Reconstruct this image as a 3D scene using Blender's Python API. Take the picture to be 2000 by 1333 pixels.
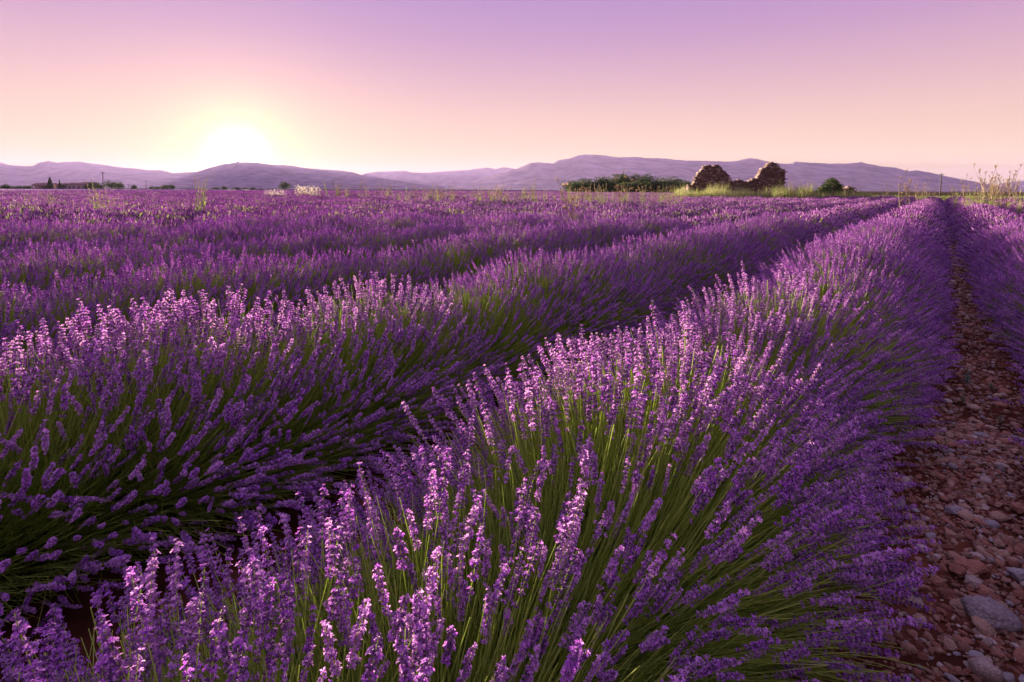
import bpy, math, random
import numpy as np
from mathutils import Vector, Matrix, Euler, noise

for o in list(bpy.data.objects):
    bpy.data.objects.remove(o, do_unlink=True)
S = bpy.context.scene
C = S.collection
R = math.radians
rng = np.random.default_rng(7)
random.seed(7)

# ------------------------------------------------------------------ camera
F = 1100.0                      # focal length in pixels of the 2000 px wide photograph
CAMZ = 1.25
PITCH = R(-3.0)
ROLL = R(0.22)
cam_d = bpy.data.cameras.new('camera')
cam_d.sensor_width = 36.0
cam_d.lens = 36.0 * F / 2000.0
cam_d.shift_y = -0.119
cam_d.clip_start = 0.05
cam_d.clip_end = 40000.0
cam = bpy.data.objects.new('camera', cam_d)
C.objects.link(cam)
CAM_M = Matrix.Translation((0, 0, CAMZ)) @ Matrix.Rotation(R(90) + PITCH, 4, 'X') @ Matrix.Rotation(ROLL, 4, 'Z')
cam.matrix_world = CAM_M
S.camera = cam
Y_OPT = 666.5 - 0.119 * 2000


def ray(px, py):
    return (CAM_M.to_3x3() @ Vector(((px - 1000) / F, -(py - Y_OPT) / F, -1.0)))


def on_z(px, py, z=0.0):
    d = ray(px, py)
    k = (z - CAMZ) / d.z
    return Vector((d.x * k, d.y * k, z))


def at_depth(px, py, Y):
    d = ray(px, py)
    k = Y / d.y
    return Vector((d.x * k, Y, CAMZ + d.z * k))


# ------------------------------------------------------------------ sky, sun, exposure
SUN_D = ray(465, 307).normalized()
sun_el = math.asin(SUN_D.z)
sun_az = math.atan2(SUN_D.x, SUN_D.y)


def s2l(c):
    return tuple((v / 255 / 12.92) if v / 255 <= 0.04045 else ((v / 255 + 0.055) / 1.055) ** 2.4 for v in c)


w = bpy.data.worlds.new('World')
S.world = w
w.use_nodes = True
nt = w.node_tree
nt.nodes.clear()
N = nt.nodes.new
Lk = nt.links.new
tc = N('ShaderNodeTexCoord')
sep = N('ShaderNodeSeparateXYZ')
Lk(tc.outputs['Generated'], sep.inputs[0])
ramp = N('ShaderNodeValToRGB')
mp = N('ShaderNodeMapRange')
mp.inputs['From Min'].default_value = -0.02
mp.inputs['From Max'].default_value = 1.0
Lk(sep.outputs['Z'], mp.inputs['Value'])
Lk(mp.outputs[0], ramp.inputs[0])
stops = [(0, (236, 212, 158)), (3.0, (236, 208, 160)), (7.0, (230, 192, 176)), (10.5, (214, 173, 184)),
         (14.5, (193, 151, 190)), (19, (172, 137, 194)), (28, (176, 148, 206)), (50, (188, 164, 218)), (90, (194, 174, 224))]
cr = ramp.color_ramp
for i, (deg, col) in enumerate(stops):
    p = (math.sin(R(deg)) + 0.02) / 1.02
    e = cr.elements[0] if i == 0 else (cr.elements[1] if i == 1 else cr.elements.new(p))
    e.position = p
    e.color = (*s2l(col), 1)
dot = N('ShaderNodeVectorMath')
dot.operation = 'DOT_PRODUCT'
nrm = N('ShaderNodeVectorMath')
nrm.operation = 'NORMALIZE'
Lk(tc.outputs['Generated'], nrm.inputs[0])
Lk(nrm.outputs[0], dot.inputs[0])
dot.inputs[1].default_value = SUN_D
mx = N('ShaderNodeMath')
mx.operation = 'MAXIMUM'
mx.inputs[1].default_value = 0
Lk(dot.outputs['Value'], mx.inputs[0])
acc = ramp.outputs[0]
for n_, amp, col in ((5, 0.04, (1.0, 0.85, 0.6)), (60, 0.23, (1.0, 0.64, 0.26)), (350, 0.80, (1.0, 0.58, 0.18)),
                     (2400, 4.5, (1.0, 0.9, 0.6)), (26000, 45.0, (1.0, 0.88, 0.6))):
    pw = N('ShaderNodeMath')
    pw.operation = 'POWER'
    pw.inputs[1].default_value = n_
    Lk(mx.outputs[0], pw.inputs[0])
    sc = N('ShaderNodeVectorMath')
    sc.operation = 'SCALE'
    sc.inputs[0].default_value = [c * amp for c in col]
    Lk(pw.outputs[0], sc.inputs['Scale'])
    ad = N('ShaderNodeVectorMath')
    ad.operation = 'ADD'
    Lk(acc, ad.inputs[0])
    Lk(sc.outputs[0], ad.inputs[1])
    acc = ad.outputs[0]
bg = N('ShaderNodeBackground')
Lk(acc, bg.inputs['Color'])
bg.inputs['Strength'].default_value = 0.146
# physical daylight of the low sun added under the dusk colours
sky = N('ShaderNodeTexSky')
sky.sky_type = 'NISHITA'
sky.sun_disc = False
sky.sun_elevation = sun_el
sky.sun_rotation = sun_az
bg2 = N('ShaderNodeBackground')
Lk(sky.outputs[0], bg2.inputs['Color'])
bg2.inputs['Strength'].default_value = 0.0008
adds = N('ShaderNodeAddShader')
Lk(bg.outputs[0], adds.inputs[0])
Lk(bg2.outputs[0], adds.inputs[1])
wo = N('ShaderNodeOutputWorld')
Lk(adds.outputs[0], wo.inputs['Surface'])

sun_l = bpy.data.lights.new('sun', 'SUN')
sun_l.energy = 5.0
sun_l.angle = R(0.6)
sun_l.color = (1.0, 0.75, 0.53)
sun = bpy.data.objects.new('sun', sun_l)
C.objects.link(sun)
sun.rotation_euler = SUN_D.to_track_quat('Z', 'Y').to_euler()
sun.location = (0, 0, 50)

S.view_settings.view_transform = 'Standard'
S.view_settings.look = 'None'
S.view_settings.exposure = 2.8
S.view_settings.gamma = 1.0
S.view_settings.use_curve_mapping = False
S.render.engine = 'CYCLES'
S.cycles.max_bounces = 7
S.cycles.diffuse_bounces = 5
S.cycles.glossy_bounces = 2
S.cycles.transmission_bounces = 4
S.cycles.volume_bounces = 1
S.cycles.use_denoising = True
S.cycles.sample_clamp_indirect = 6.0
S.cycles.caustics_reflective = False
S.cycles.caustics_refractive = False


# ------------------------------------------------------------------ helpers
class MB:
    """collects vertices, faces, material slots and a per-face tint, links them as one mesh"""

    def __init__(s):
        s.v, s.f, s.m, s.t, s.n = [], [], [], [], 0

    def add(s, v, f, m=0, t=0.5):
        v = np.asarray(v, float).reshape(-1, 3)
        s.v.append(v)
        n = s.n
        for i, q in enumerate(f):
            s.f.append([a + n for a in q])
            s.m.append(m)
            s.t.append(t if np.isscalar(t) else t[i])
        s.n += len(v)

    def mesh(s, name, mats, smooth=False):
        me = bpy.data.meshes.new(name)
        v = np.concatenate(s.v) if s.v else np.zeros((0, 3))
        me.from_pydata(v.tolist(), [], s.f)
        for m in mats:
            me.materials.append(m)
        me.polygons.foreach_set('material_index', s.m)
        if smooth:
            me.polygons.foreach_set('use_smooth', [True] * len(s.f))
        a = me.attributes.new('tint', 'FLOAT', 'FACE')
        a.data.foreach_set('value', np.asarray(s.t, np.float32))
        me.update()
        return me


def tube(mb, pts, rads, sides=3, m=0, t=0.5, cap=False):
    pts = [np.asarray(p, float) for p in pts]
    V, Fc = [], []
    for i, p in enumerate(pts):
        d = pts[min(i + 1, len(pts) - 1)] - pts[max(i - 1, 0)]
        d = d / (np.linalg.norm(d) + 1e-9)
        a = np.cross(d, (0, 0, 1) if abs(d[2]) < 0.9 else (1, 0, 0))
        a /= np.linalg.norm(a)
        b = np.cross(d, a)
        for k in range(sides):
            g = 2 * math.pi * k / sides
            V.append(p + rads[i] * (math.cos(g) * a + math.sin(g) * b))
    for i in range(len(pts) - 1):
        for k in range(sides):
            k2 = (k + 1) % sides
            Fc.append((i * sides + k, i * sides + k2, (i + 1) * sides + k2, (i + 1) * sides + k))
    if cap:
        Fc.append(tuple(range(sides))[::-1])
        Fc.append(tuple((len(pts) - 1) * sides + k for k in range(sides)))
    mb.add(V, Fc, m, t)


def box(mb, lo, hi, m=0, t=0.5, jit=0.0, rot=None, org=None):
    V = np.array([[x, y, z] for z in (lo[2], hi[2]) for y in (lo[1], hi[1]) for x in (lo[0], hi[0])], float)
    if jit:
        V += rng.normal(0, jit, V.shape)
    if rot is not None:
        V = V @ np.array(rot).T
    if org is not None:
        V = V + np.array(org)
    mb.add(V, [(0, 2, 3, 1), (4, 5, 7, 6), (0, 1, 5, 4), (2, 6, 7, 3), (0, 4, 6, 2), (1, 3, 7, 5)], m, t)


def tag(o, label=None, cat=None, group=None, kind=None):
    if label:
        o['label'] = label
    if cat:
        o['category'] = cat
    if group:
        o['group'] = group
    if kind:
        o['kind'] = kind
    return o


def ob(name, me, parent=None, loc=None, link=True):
    o = bpy.data.objects.new(name, me)
    if link:
        C.objects.link(o)
    if parent:
        o.parent = parent
    if loc is not None:
        o.location = loc
    return o


def M(name, base, base2=None, rough=0.7, trans=0.0, noise_scale=None, rand=0.0, bump=0.0, coord='Object', use_tint=True, spec=0.3, stops=None):
    m = bpy.data.materials.new(name)
    m.use_nodes = True
    t = m.node_tree
    n, l = t.nodes, t.links
    pb = n['Principled BSDF']
    out = n['Material Output']
    pb.inputs['Roughness'].default_value = rough
    pb.inputs['Specular IOR Level'].default_value = spec
    base2 = base2 or base
    rp = n.new('ShaderNodeValToRGB')
    st = stops or [(0.1, base), (0.9, base2)]
    for i, (p, c) in enumerate(st):
        e = rp.color_ramp.elements[i] if i < 2 else rp.color_ramp.elements.new(p)
        e.position = p
        e.color = (*c, 1)
    val = None
    if noise_scale:
        tcn = n.new('ShaderNodeTexCoord')
        ns = n.new('ShaderNodeTexNoise')
        ns.inputs['Scale'].default_value = noise_scale
        ns.inputs['Detail'].default_value = 6
        l.new(tcn.outputs[coord], ns.inputs['Vector'])
        val = ns.outputs['Fac']
        if bump:
            bp = n.new('ShaderNodeBump')
            bp.inputs['Strength'].default_value = bump
            bp.inputs['Distance'].default_value = 0.02
            l.new(val, bp.inputs['Height'])
            l.new(bp.outputs[0], pb.inputs['Normal'])
        if not use_tint:
            cc = n.new('ShaderNodeMapRange')
            cc.inputs['From Min'].default_value = 0.3
            cc.inputs['From Max'].default_value = 0.7
            l.new(val, cc.inputs[0])
            val = cc.outputs[0]
    if use_tint:
        at = n.new('ShaderNodeAttribute')
        at.attribute_name = 'tint'
        if val is not None:
            ma = n.new('ShaderNodeMath')
            ma.operation = 'MULTIPLY_ADD'
            l.new(val, ma.inputs[0])
            ma.inputs[1].default_value = 0.8
            l.new(at.outputs['Fac'], ma.inputs[2])
            mb_ = n.new('ShaderNodeMath')
            mb_.operation = 'SUBTRACT'
            l.new(ma.outputs[0], mb_.inputs[0])
            mb_.inputs[1].default_value = 0.4
            val = mb_.outputs[0]
        else:
            val = at.outputs['Fac']
    if rand:
        oi = n.new('ShaderNodeObjectInfo')
        ma = n.new('ShaderNodeMath')
        ma.operation = 'MULTIPLY_ADD'
        l.new(oi.outputs['Random'], ma.inputs[0])
        ma.inputs[1].default_value = rand
        l.new(val, ma.inputs[2])
        mb_ = n.new('ShaderNodeMath')
        mb_.operation = 'SUBTRACT'
        l.new(ma.outputs[0], mb_.inputs[0])
        mb_.inputs[1].default_value = rand / 2
        val = mb_.outputs[0]
    l.new(val, rp.inputs[0])
    l.new(rp.outputs[0], pb.inputs['Base Color'])
    if trans:
        tr = n.new('ShaderNodeBsdfTranslucent')
        l.new(rp.outputs[0], tr.inputs['Color'])
        mi = n.new('ShaderNodeMixShader')
        mi.inputs[0].default_value = trans
        l.new(pb.outputs[0], mi.inputs[1])
        l.new(tr.outputs[0], mi.inputs[2])
        l.new(mi.outputs[0], out.inputs['Surface'])
    return m


m_calyx = M('lavender_calyx', (0.18, 0.068, 0.25), (0.56, 0.26, 0.64), 0.65, 0.3, rand=0.8)
m_corolla = M('lavender_petal', (0.48, 0.13, 0.68), (0.82, 0.48, 0.86), 0.6, 0.4, rand=0.8)
m_stem = M('lavender_stem', (0.30, 0.44, 0.04), (0.56, 0.70, 0.16), 0.6, 0.45, rand=0.7)
m_leaf = M('lavender_leaf', (0.07, 0.12, 0.035), (0.17, 0.22, 0.08), 0.6, 0.25, rand=0.5)
m_fl = M('lavender_bloom', (0.10, 0.03, 0.21), (0.62, 0.26, 0.78), 0.65, 0.45, rand=0.35,
         stops=[(0.0, (0.11, 0.03, 0.17)), (0.5, (0.46, 0.18, 0.54)), (1.0, (0.84, 0.52, 0.86))])
LAV = [m_stem, m_calyx, m_corolla, m_leaf, m_fl]

# ------------------------------------------------------------------ lavender prototypes
LEN = 0.62


def axis_curve(bend):
    def f(u):                                  # u in 0..1 along the stalk
        return np.array([bend * u * u, 0.25 * bend * math.sin(u * 5), u * LEN])
    return f


def floret(mb, o, d, ln, r, sides, m, t):
    d = d / np.linalg.norm(d)
    a = np.cross(d, (0.3, 0.2, 1))
    a /= np.linalg.norm(a)
    b = np.cross(d, a)
    V = [o]
    for h, k in ((0.35, 0.85), (0.75, 1.0)):
        for i in range(sides):
            g = 2 * math.pi * i / sides
            V.append(o + d * ln * h + r * k * (math.cos(g) * a + math.sin(g) * b))
    V.append(o + d * ln)
    Fc = []
    for i in range(sides):
        j = (i + 1) % sides
        Fc.append((0, 1 + j, 1 + i))
        Fc.append((1 + i, 1 + j, 1 + sides + j, 1 + sides + i))
        Fc.append((1 + sides + i, 1 + sides + j, 1 + 2 * sides))
    mb.add(V, Fc, m, t)
    return a, b


def make_head(mb, f, hi, seed):
    r_ = np.random.default_rng(seed)
    h0 = 1 - (r_.uniform(0.12, 0.17) if hi else r_.uniform(.095, .13))
    wh = 10 if hi else 8
    p_open = r_.uniform(.04, .45)
    plump = r_.uniform(.82, 1.06)
    us = list(np.linspace(h0, 1.0, wh) + r_.normal(0, .002, wh))
    if r_.random() < 0.5:
        us = [h0 - 0.04] + us
    for wi, u in enumerate(us):
        c = f(u)
        q = (u - h0) / (1 - h0)
        size = (0.75 + 0.5 * math.sin(min(max(q, 0.05), 1) * math.pi * 0.9 + 0.25)) * (0.55 if q > 0.97 else 1) * plump
        nf = (8 if hi else 5) if q < 0.95 else 4
        off = r_.random() * 6
        for k in range(nf):
            g = off + 2 * math.pi * k / nf + r_.normal(0, 0.15)
            up = r_.uniform(0.6, 1.5) + (1.6 if q > 0.95 else 0)
            d = np.array([math.cos(g), math.sin(g), up])
            o = c + np.array([math.cos(g), math.sin(g), 0]) * 0.0015 + np.array([0, 0, r_.normal(0, 0.0015)])
            if hi:
                ln = 0.0064 * size * r_.uniform(0.85, 1.15)
                floret(mb, o, d, ln, 0.0019 * size, 4, 1, r_.uniform(0, 1))
                if r_.random() < p_open:
                    dn = d / np.linalg.norm(d)
                    o2 = o + dn * ln * 0.9
                    a = np.cross(dn, (0.2, 0.1, 1))
                    a /= np.linalg.norm(a)
                    b = np.cross(dn, a)
                    sz = 0.0046 * r_.uniform(0.8, 1.3)
                    for p in range(4):
                        gg = p * math.pi / 2 + r_.random()
                        e1 = math.cos(gg) * a + math.sin(gg) * b
                        e2 = math.cos(gg + 1.1) * a + math.sin(gg + 1.1) * b
                        mid = math.cos(gg + .55) * a + math.sin(gg + .55) * b
                        V = [o2, o2 + sz * (.7 * e1 + .5 * dn), o2 + sz * (1.15 * mid + .35 * dn), o2 + sz * (.7 * e2 + .5 * dn)]
                        mb.add(V, [(0, 1, 2), (0, 2, 3)], 2, r_.uniform(0, 1))
            else:
                lit = r_.random() < 0.3  # random share of florets takes the lighter petal colour
                floret(mb, o, d, 0.0088 * size, 0.0026 * size, 3, 2 if lit else 1, r_.uniform(0, 1))


def make_stem(mb, f, hi):
    top = 0.9
    segs = 6 if hi else 3
    us = np.linspace(0, top, segs)
    tube(mb, [f(u) for u in us], [0.0013 - 0.0004 * u for u in us], 3, 0, rng.uniform(0.2, 0.8))
    if hi:                                       # thin axis through the flower head
        tube(mb, [f(top), f(0.995)], [0.0010, 0.0006], 3, 0, 0.4)


HI, MID = [], []                                 # (stem mesh, head mesh)
PROTO = bpy.data.collections.new('lavender_prototypes')


def proto(name, me):
    o = bpy.data.objects.new(name, me)
    PROTO.objects.link(o)
    return o


idx = 0
HI_I, MID_I, PL_I, PD_I, LF_I = [], [], [], [], []
for k in range(10):
    f = axis_curve(rng.uniform(0.0, 0.11))
    a = MB()
    make_stem(a, f, True)
    b = MB()
    make_head(b, f, True, 100 + k)
    HI.append((a.mesh('stem', LAV), b.mesh('flower_head', LAV)))
    make_stem(b, f, True)
    proto('a%02d_flower_stalk' % idx, b.mesh('flower_stalk', LAV))
    HI_I.append(idx)
    idx += 1
for k in range(6):
    f = axis_curve(rng.uniform(0.0, 0.11))
    b = MB()
    make_head(b, f, False, 200 + k)
    make_stem(b, f, False)
    proto('a%02d_flower_stalk' % idx, b.mesh('flower_stalk', LAV))
    MID_I.append(idx)
    idx += 1


def fan(n, rr, half_len=0.25):
    """stalk bases, directions and lengths of one plant, in row axes (lateral, along, up)"""
    ph = rr.uniform(-1, 1, n)
    ph = np.sign(ph) * np.abs(ph) ** .85 * R(86)
    ps = rr.normal(0, R(17), n)
    d = np.stack([np.sin(ph) * np.cos(ps), np.sin(ps), np.cos(ph) * np.cos(ps)], 1)
    sh = 1 - 0.08 * np.sin(ph) ** 2
    L = rr.uniform(0.76, 1.05, n) * sh
    L *= np.where(rr.random(n) < 0.02, 1.1, 1)
    o = np.stack([0.16 * np.sin(ph) + rr.normal(0, .03, n), rr.uniform(-half_len, half_len, n),
                  0.05 + 0.10 * np.cos(ph) + rr.uniform(-.02, .02, n)], 1)
    return o, d, L


def far_plant(nsp, seed, half_len, fat, sides, stem):
    rr = np.random.default_rng(seed)
    o, d, L = fan(nsp, rr, half_len)
    mb = MB()
    for i in range(nsp):
        tip = o[i] + d[i] * LEN * L[i]
        hl = 0.085 * rr.uniform(.8, 1.2)
        b0 = tip - d[i] * hl
        a = np.cross(d[i], rr.normal(size=3))
        a /= np.linalg.norm(a)
        b = np.cross(d[i], a)
        V = [b0]
        for h, k in ((0.3, 1.0), (0.7, .8)):
            for s_ in range(sides):
                g = 2 * math.pi * s_ / sides
                V.append(b0 + d[i] * hl * h + 0.0078 * fat * k * rr.uniform(.6, 1.3) * (math.cos(g) * a + math.sin(g) * b))
        V.append(tip)
        Fc = []
        for s_ in range(sides):
            j = (s_ + 1) % sides
            Fc += [(0, 1 + j, 1 + s_), (1 + s_, 1 + j, 1 + sides + j, 1 + sides + s_), (1 + sides + s_, 1 + sides + j, 1 + 2 * sides)]
        bt = rr.uniform(0.0, 0.55)
        mb.add(V, Fc, 4, list(np.clip(bt + rr.uniform(-.25, .55, len(Fc)), 0, 1)))
        if stem:
            for _q in range(3):
                a2 = rr.normal(size=3) * .03
                q1 = b0 + a2 * .9 - d[i] * hl * rr.uniform(0, 1.6)
                q0 = b0 + a2 * .4 - d[i] * LEN * L[i] * stem
                mb.add([q0 - a * .0022 * fat, q0 + a * .0022 * fat, q1], [(0, 1, 2)], 0, rr.uniform(-.2, .35))
            lo = b0 - d[i] * LEN * L[i] * stem
            wv = a * 0.0022 * fat
            mb.add([lo - wv, lo + wv, b0 + wv, b0 - wv], [(0, 1, 2, 3)], 0, rr.uniform(0, 1))
    return mb


for k in range(5):
    proto('a%02d_plant' % idx, far_plant(520, 300 + k, 0.24, 1.15, 4, 0.55).mesh('plant', LAV))
    PL_I.append(idx)
    idx += 1
for k in range(4):
    proto('a%02d_plant_patch' % idx, far_plant(520, 400 + k, 0.48, 2.0, 3, 0.35).mesh('plant_patch', LAV))
    PD_I.append(idx)
    idx += 1
BS_I = []
for k in range(4):                                # a few bare green stems side by side
    mb = MB()
    for j in range(4):
        f = axis_curve(rng.uniform(0, .10))
        ox, oy = rng.normal(0, .022, 2)
        u1 = rng.uniform(.64, .89)
        tube(mb, [f(u) + np.array([ox * (1 + u), oy * (1 + u), 0]) for u in (0, u1 * .5, u1)], [.0017, .0015, .0008], 3, 0, rng.uniform(0, 1))
    proto('a%02d_stems' % idx, mb.mesh('stems', LAV))
    BS_I.append(idx)
    idx += 1
for k in range(4):                                # tufts of narrow grey green leaves
    mb = MB()
    for j in range(16):
        g = rng.uniform(0, 6.28)
        tl = rng.uniform(0.1, 0.7)
        ln = rng.uniform(.14, .3)
        d = np.array([math.cos(g) * tl, math.sin(g) * tl, 1.0])
        d /= np.linalg.norm(d)
        sd = np.array([-math.sin(g), math.cos(g), 0]) * 0.0022
        p0 = np.array([math.cos(g), math.sin(g), 0]) * .01
        p1 = p0 + d * ln * .6
        p2 = p0 + d * ln + np.array([0, 0, -.1 * ln * tl])
        mb.add([p0 - sd, p0 + sd, p1 + sd, p1 - sd, p2], [(0, 1, 2, 3), (3, 2, 4)], 3, rng.uniform(0, 1))
    proto('a%02d_leaf_tuft' % idx, mb.mesh('leaf_tuft', LAV))
    LF_I.append(idx)
    idx += 1


def gn_group(name, coll):
    g = bpy.data.node_groups.new(name, 'GeometryNodeTree')
    g.interface.new_socket('Geometry', in_out='INPUT', socket_type='NodeSocketGeometry')
    g.interface.new_socket('Geometry', in_out='OUTPUT', socket_type='NodeSocketGeometry')
    n, l = g.nodes, g.links
    gi, go = n.new('NodeGroupInput'), n.new('NodeGroupOutput')
    iop = n.new('GeometryNodeInstanceOnPoints')
    ci = n.new('GeometryNodeCollectionInfo')
    ci.inputs['Collection'].default_value = coll
    ci.inputs['Separate Children'].default_value = True
    ci.inputs['Reset Children'].default_value = True
    l.new(gi.outputs[0], iop.inputs['Points'])
    l.new(ci.outputs[0], iop.inputs['Instance'])
    iop.inputs['Pick Instance'].default_value = True
    for nm, dt, so in (('idx', 'INT', 'Instance Index'), ('rot', 'FLOAT_VECTOR', 'Rotation'), ('scl', 'FLOAT_VECTOR', 'Scale')):
        at = n.new('GeometryNodeInputNamedAttribute')
        at.data_type = dt
        at.inputs['Name'].default_value = nm
        l.new(at.outputs['Attribute'], iop.inputs[so])
    l.new(iop.outputs[0], go.inputs[0])
    return g


GN_LAV = gn_group('scatter_lavender', PROTO)


def scatter(name, pos, rot, scl, ix, group, parent=None, org=(0, 0, 0)):
    me = bpy.data.meshes.new(name)
    n = len(pos)
    me.vertices.add(n)
    me.vertices.foreach_set('co', (np.asarray(pos) - np.asarray(org)).astype(np.float32).ravel())
    a = me.attributes.new('rot', 'FLOAT_VECTOR', 'POINT')
    a.data.foreach_set('vector', np.asarray(rot, np.float32).ravel())
    a = me.attributes.new('scl', 'FLOAT_VECTOR', 'POINT')
    s = np.asarray(scl, np.float32)
    if s.ndim == 1:
        s = np.repeat(s[:, None], 3, 1)
    a.data.foreach_set('vector', s.ravel())
    a = me.attributes.new('idx', 'INT', 'POINT')
    a.data.foreach_set('value', np.asarray(ix, np.int32))
    me.update()
    o = ob(name, me, parent)
    if parent is None:
        o.location = org
    md = o.modifiers.new('scatter', 'NODES')
    md.node_group = group
    return o


def euler_from_dirs(d, roll):
    """XYZ euler turning +Z into d with a roll about it; vectorised"""
    d = d / np.linalg.norm(d, axis=1, keepdims=True)
    ref = np.tile(np.array([0, 0, 1.0]), (len(d), 1))
    ref[np.abs(d[:, 2]) > 0.98] = (1, 0, 0)
    x = np.cross(ref, d)
    x /= np.linalg.norm(x, axis=1, keepdims=True)
    y = np.cross(d, x)
    c, s = np.cos(roll)[:, None], np.sin(roll)[:, None]
    X = c * x + s * y
    Yv = -s * x + c * y
    return np.stack([np.arctan2(Yv[:, 2], d[:, 2]), -np.arcsin(np.clip(X[:, 2], -1, 1)), np.arctan2(X[:, 1], X[:, 0])], 1)


# ------------------------------------------------------------------ the ground
AZ = math.atan(840 / F)
U = np.array([math.sin(AZ), math.cos(AZ), 0])      # along the rows
T = np.array([math.cos(AZ), -math.sin(AZ), 0])     # to the right across the rows
ZV = np.array([0, 0, 1.0])
SP = 1.75
T_PATH = 0.19


def st(s, t, z=0.0):
    return U * s + T * t + ZV * z


def fbm(x, y, z=0.0, o=4):
    return noise.fractal(Vector((x, y, z)), 1.0, 2.0, o)


m_soil = M('red_soil', (0.055, 0.02, 0.013), (0.20, 0.085, 0.05), 1.0, spec=0.0, noise_scale=6, bump=0.6, use_tint=False,
           stops=[(0.0, (0.035, 0.013, 0.008)), (0.6, (0.10, 0.035, 0.02)), (1.0, (0.18, 0.075, 0.045))])
m_plain = M('plain', (0.05, 0.06, 0.02), (0.12, 0.09, 0.05), 1.0, spec=0.0, noise_scale=0.012, use_tint=False)

mb = MB()
xs = np.concatenate([[-14500, -6000, -2500, -1000, -400], np.linspace(-200, 200, 41), [400, 1000, 2500, 6000, 14500]])
ys = np.concatenate([[-14500, -4000, -1000, -200], np.linspace(-20, 380, 41), [1000, 2500, 6000, 14500]])
V = [[x, y, -0.03] for y in ys for x in xs]
nx = len(xs)
mb.add(V, [(j * nx + i, j * nx + i + 1, (j + 1) * nx + i + 1, (j + 1) * nx + i) for j in range(len(ys) - 1) for i in range(nx - 1)])
tag(ob('ground', mb.mesh('ground', [m_plain])), kind='structure')

# red soil under the rows, finely uneven near the camera; a sheet in row axes
mb = MB()
ss = np.concatenate([np.linspace(-3, 8, 160), np.linspace(8.3, 30, 60), np.linspace(34, 160, 26)])
ts = np.concatenate([np.linspace(-160, -8, 40), np.linspace(-7.5, -1.2, 40), np.linspace(-1.1, 1.4, 60), np.linspace(1.6, 12, 40)])
V = []
for s_ in ss:
    for t_ in ts:
        p = st(s_, t_)
        z = 0.018 * fbm(p[0] * 1.3, p[1] * 1.3) + 0.012 * fbm(p[0] * 9, p[1] * 9, 3) if s_ < 30 and t_ > -14 else 0
        V.append([p[0], p[1], z])
nt_ = len(ts)
mb.add(V, [(j * nt_ + i, j * nt_ + i + 1, (j + 1) * nt_ + i + 1, (j + 1) * nt_ + i) for j in range(len(ss) - 1) for i in range(nt_ - 1)])
tag(ob('soil', mb.mesh('soil', [m_soil], True)), kind='structure')


# ------------------------------------------------------------------ hills
m_hill = M('hill_rock_hazed', (0.13, 0.11, 0.13), (0.33, 0.27, 0.31), 1.0, spec=0.0, noise_scale=0.005, use_tint=False)  # mauve-grey rock, kept pale so its colour carries part of the haze
RIDGES = [
    (8900, 2600, [(-500, 345), (-380, 322), (-250, 330), (-120, 312), (0, 318), (20, 323), (45, 325), (65, 325), (75, 318), (95, 315), (110, 318), (125, 317), (155, 316), (180, 320), (200, 322), (240, 328), (260, 329), (290, 333), (315, 333), (335, 338), (400, 344), (520, 352), (640, 362), (700, 371)]),
    (9000, 2200, [(120, 366), (220, 352), (300, 343), (345, 338), (385, 336), (400, 331), (430, 322), (465, 316), (500, 318), (530, 322), (560, 323), (600, 329), (640, 332), (670, 334), (690, 337), (705, 342), (760, 351), (830, 361), (900, 371)]),
    (11500, 2000, [(560, 371), (640, 352), (705, 342), (715, 339), (735, 336), (770, 335), (790, 334), (805, 337), (830, 338), (860, 336), (885, 334), (910, 333), (930, 330), (955, 328), (968, 331), (982, 327), (1000, 329), (1040, 336), (1100, 345), (1200, 358), (1280, 372)]),
    (7200, 2800, [(860, 371), (930, 352), (1000, 331), (1007, 331), (1020, 325), (1035, 319), (1050, 317), (1065, 319), (1080, 320), (1090, 313), (1110, 310), (1130, 304), (1145, 302), (1180, 304), (1205, 308), (1245, 307), (1260, 309), (1300, 310), (1320, 313), (1350, 314), (1380, 315), (1430, 316), (1470, 318), (1530, 320), (1570, 326), (1640, 338), (1740, 356), (1820, 374)]),
    (7600, 3000, [(1280, 372), (1340, 345), (1400, 326), (1430, 316), (1450, 312), (1465, 309), (1480, 311), (1500, 316), (1530, 321), (1545, 320), (1550, 316), (1580, 318), (1620, 320), (1655, 320), (1675, 318), (1682, 316), (1692, 320), (1720, 325), (1750, 328), (1775, 335), (1790, 333), (1815, 337), (1840, 343), (1880, 351), (1920, 358), (1960, 368), (2020, 378)]),
    (10500, 2400, [(1820, 376), (1880, 370), (1930, 364), (1945, 362), (1960, 358), (1975, 355), (2000, 353), (2080, 345), (2200, 335), (2350, 348), (2500, 340), (2650, 372)]),
]
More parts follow.
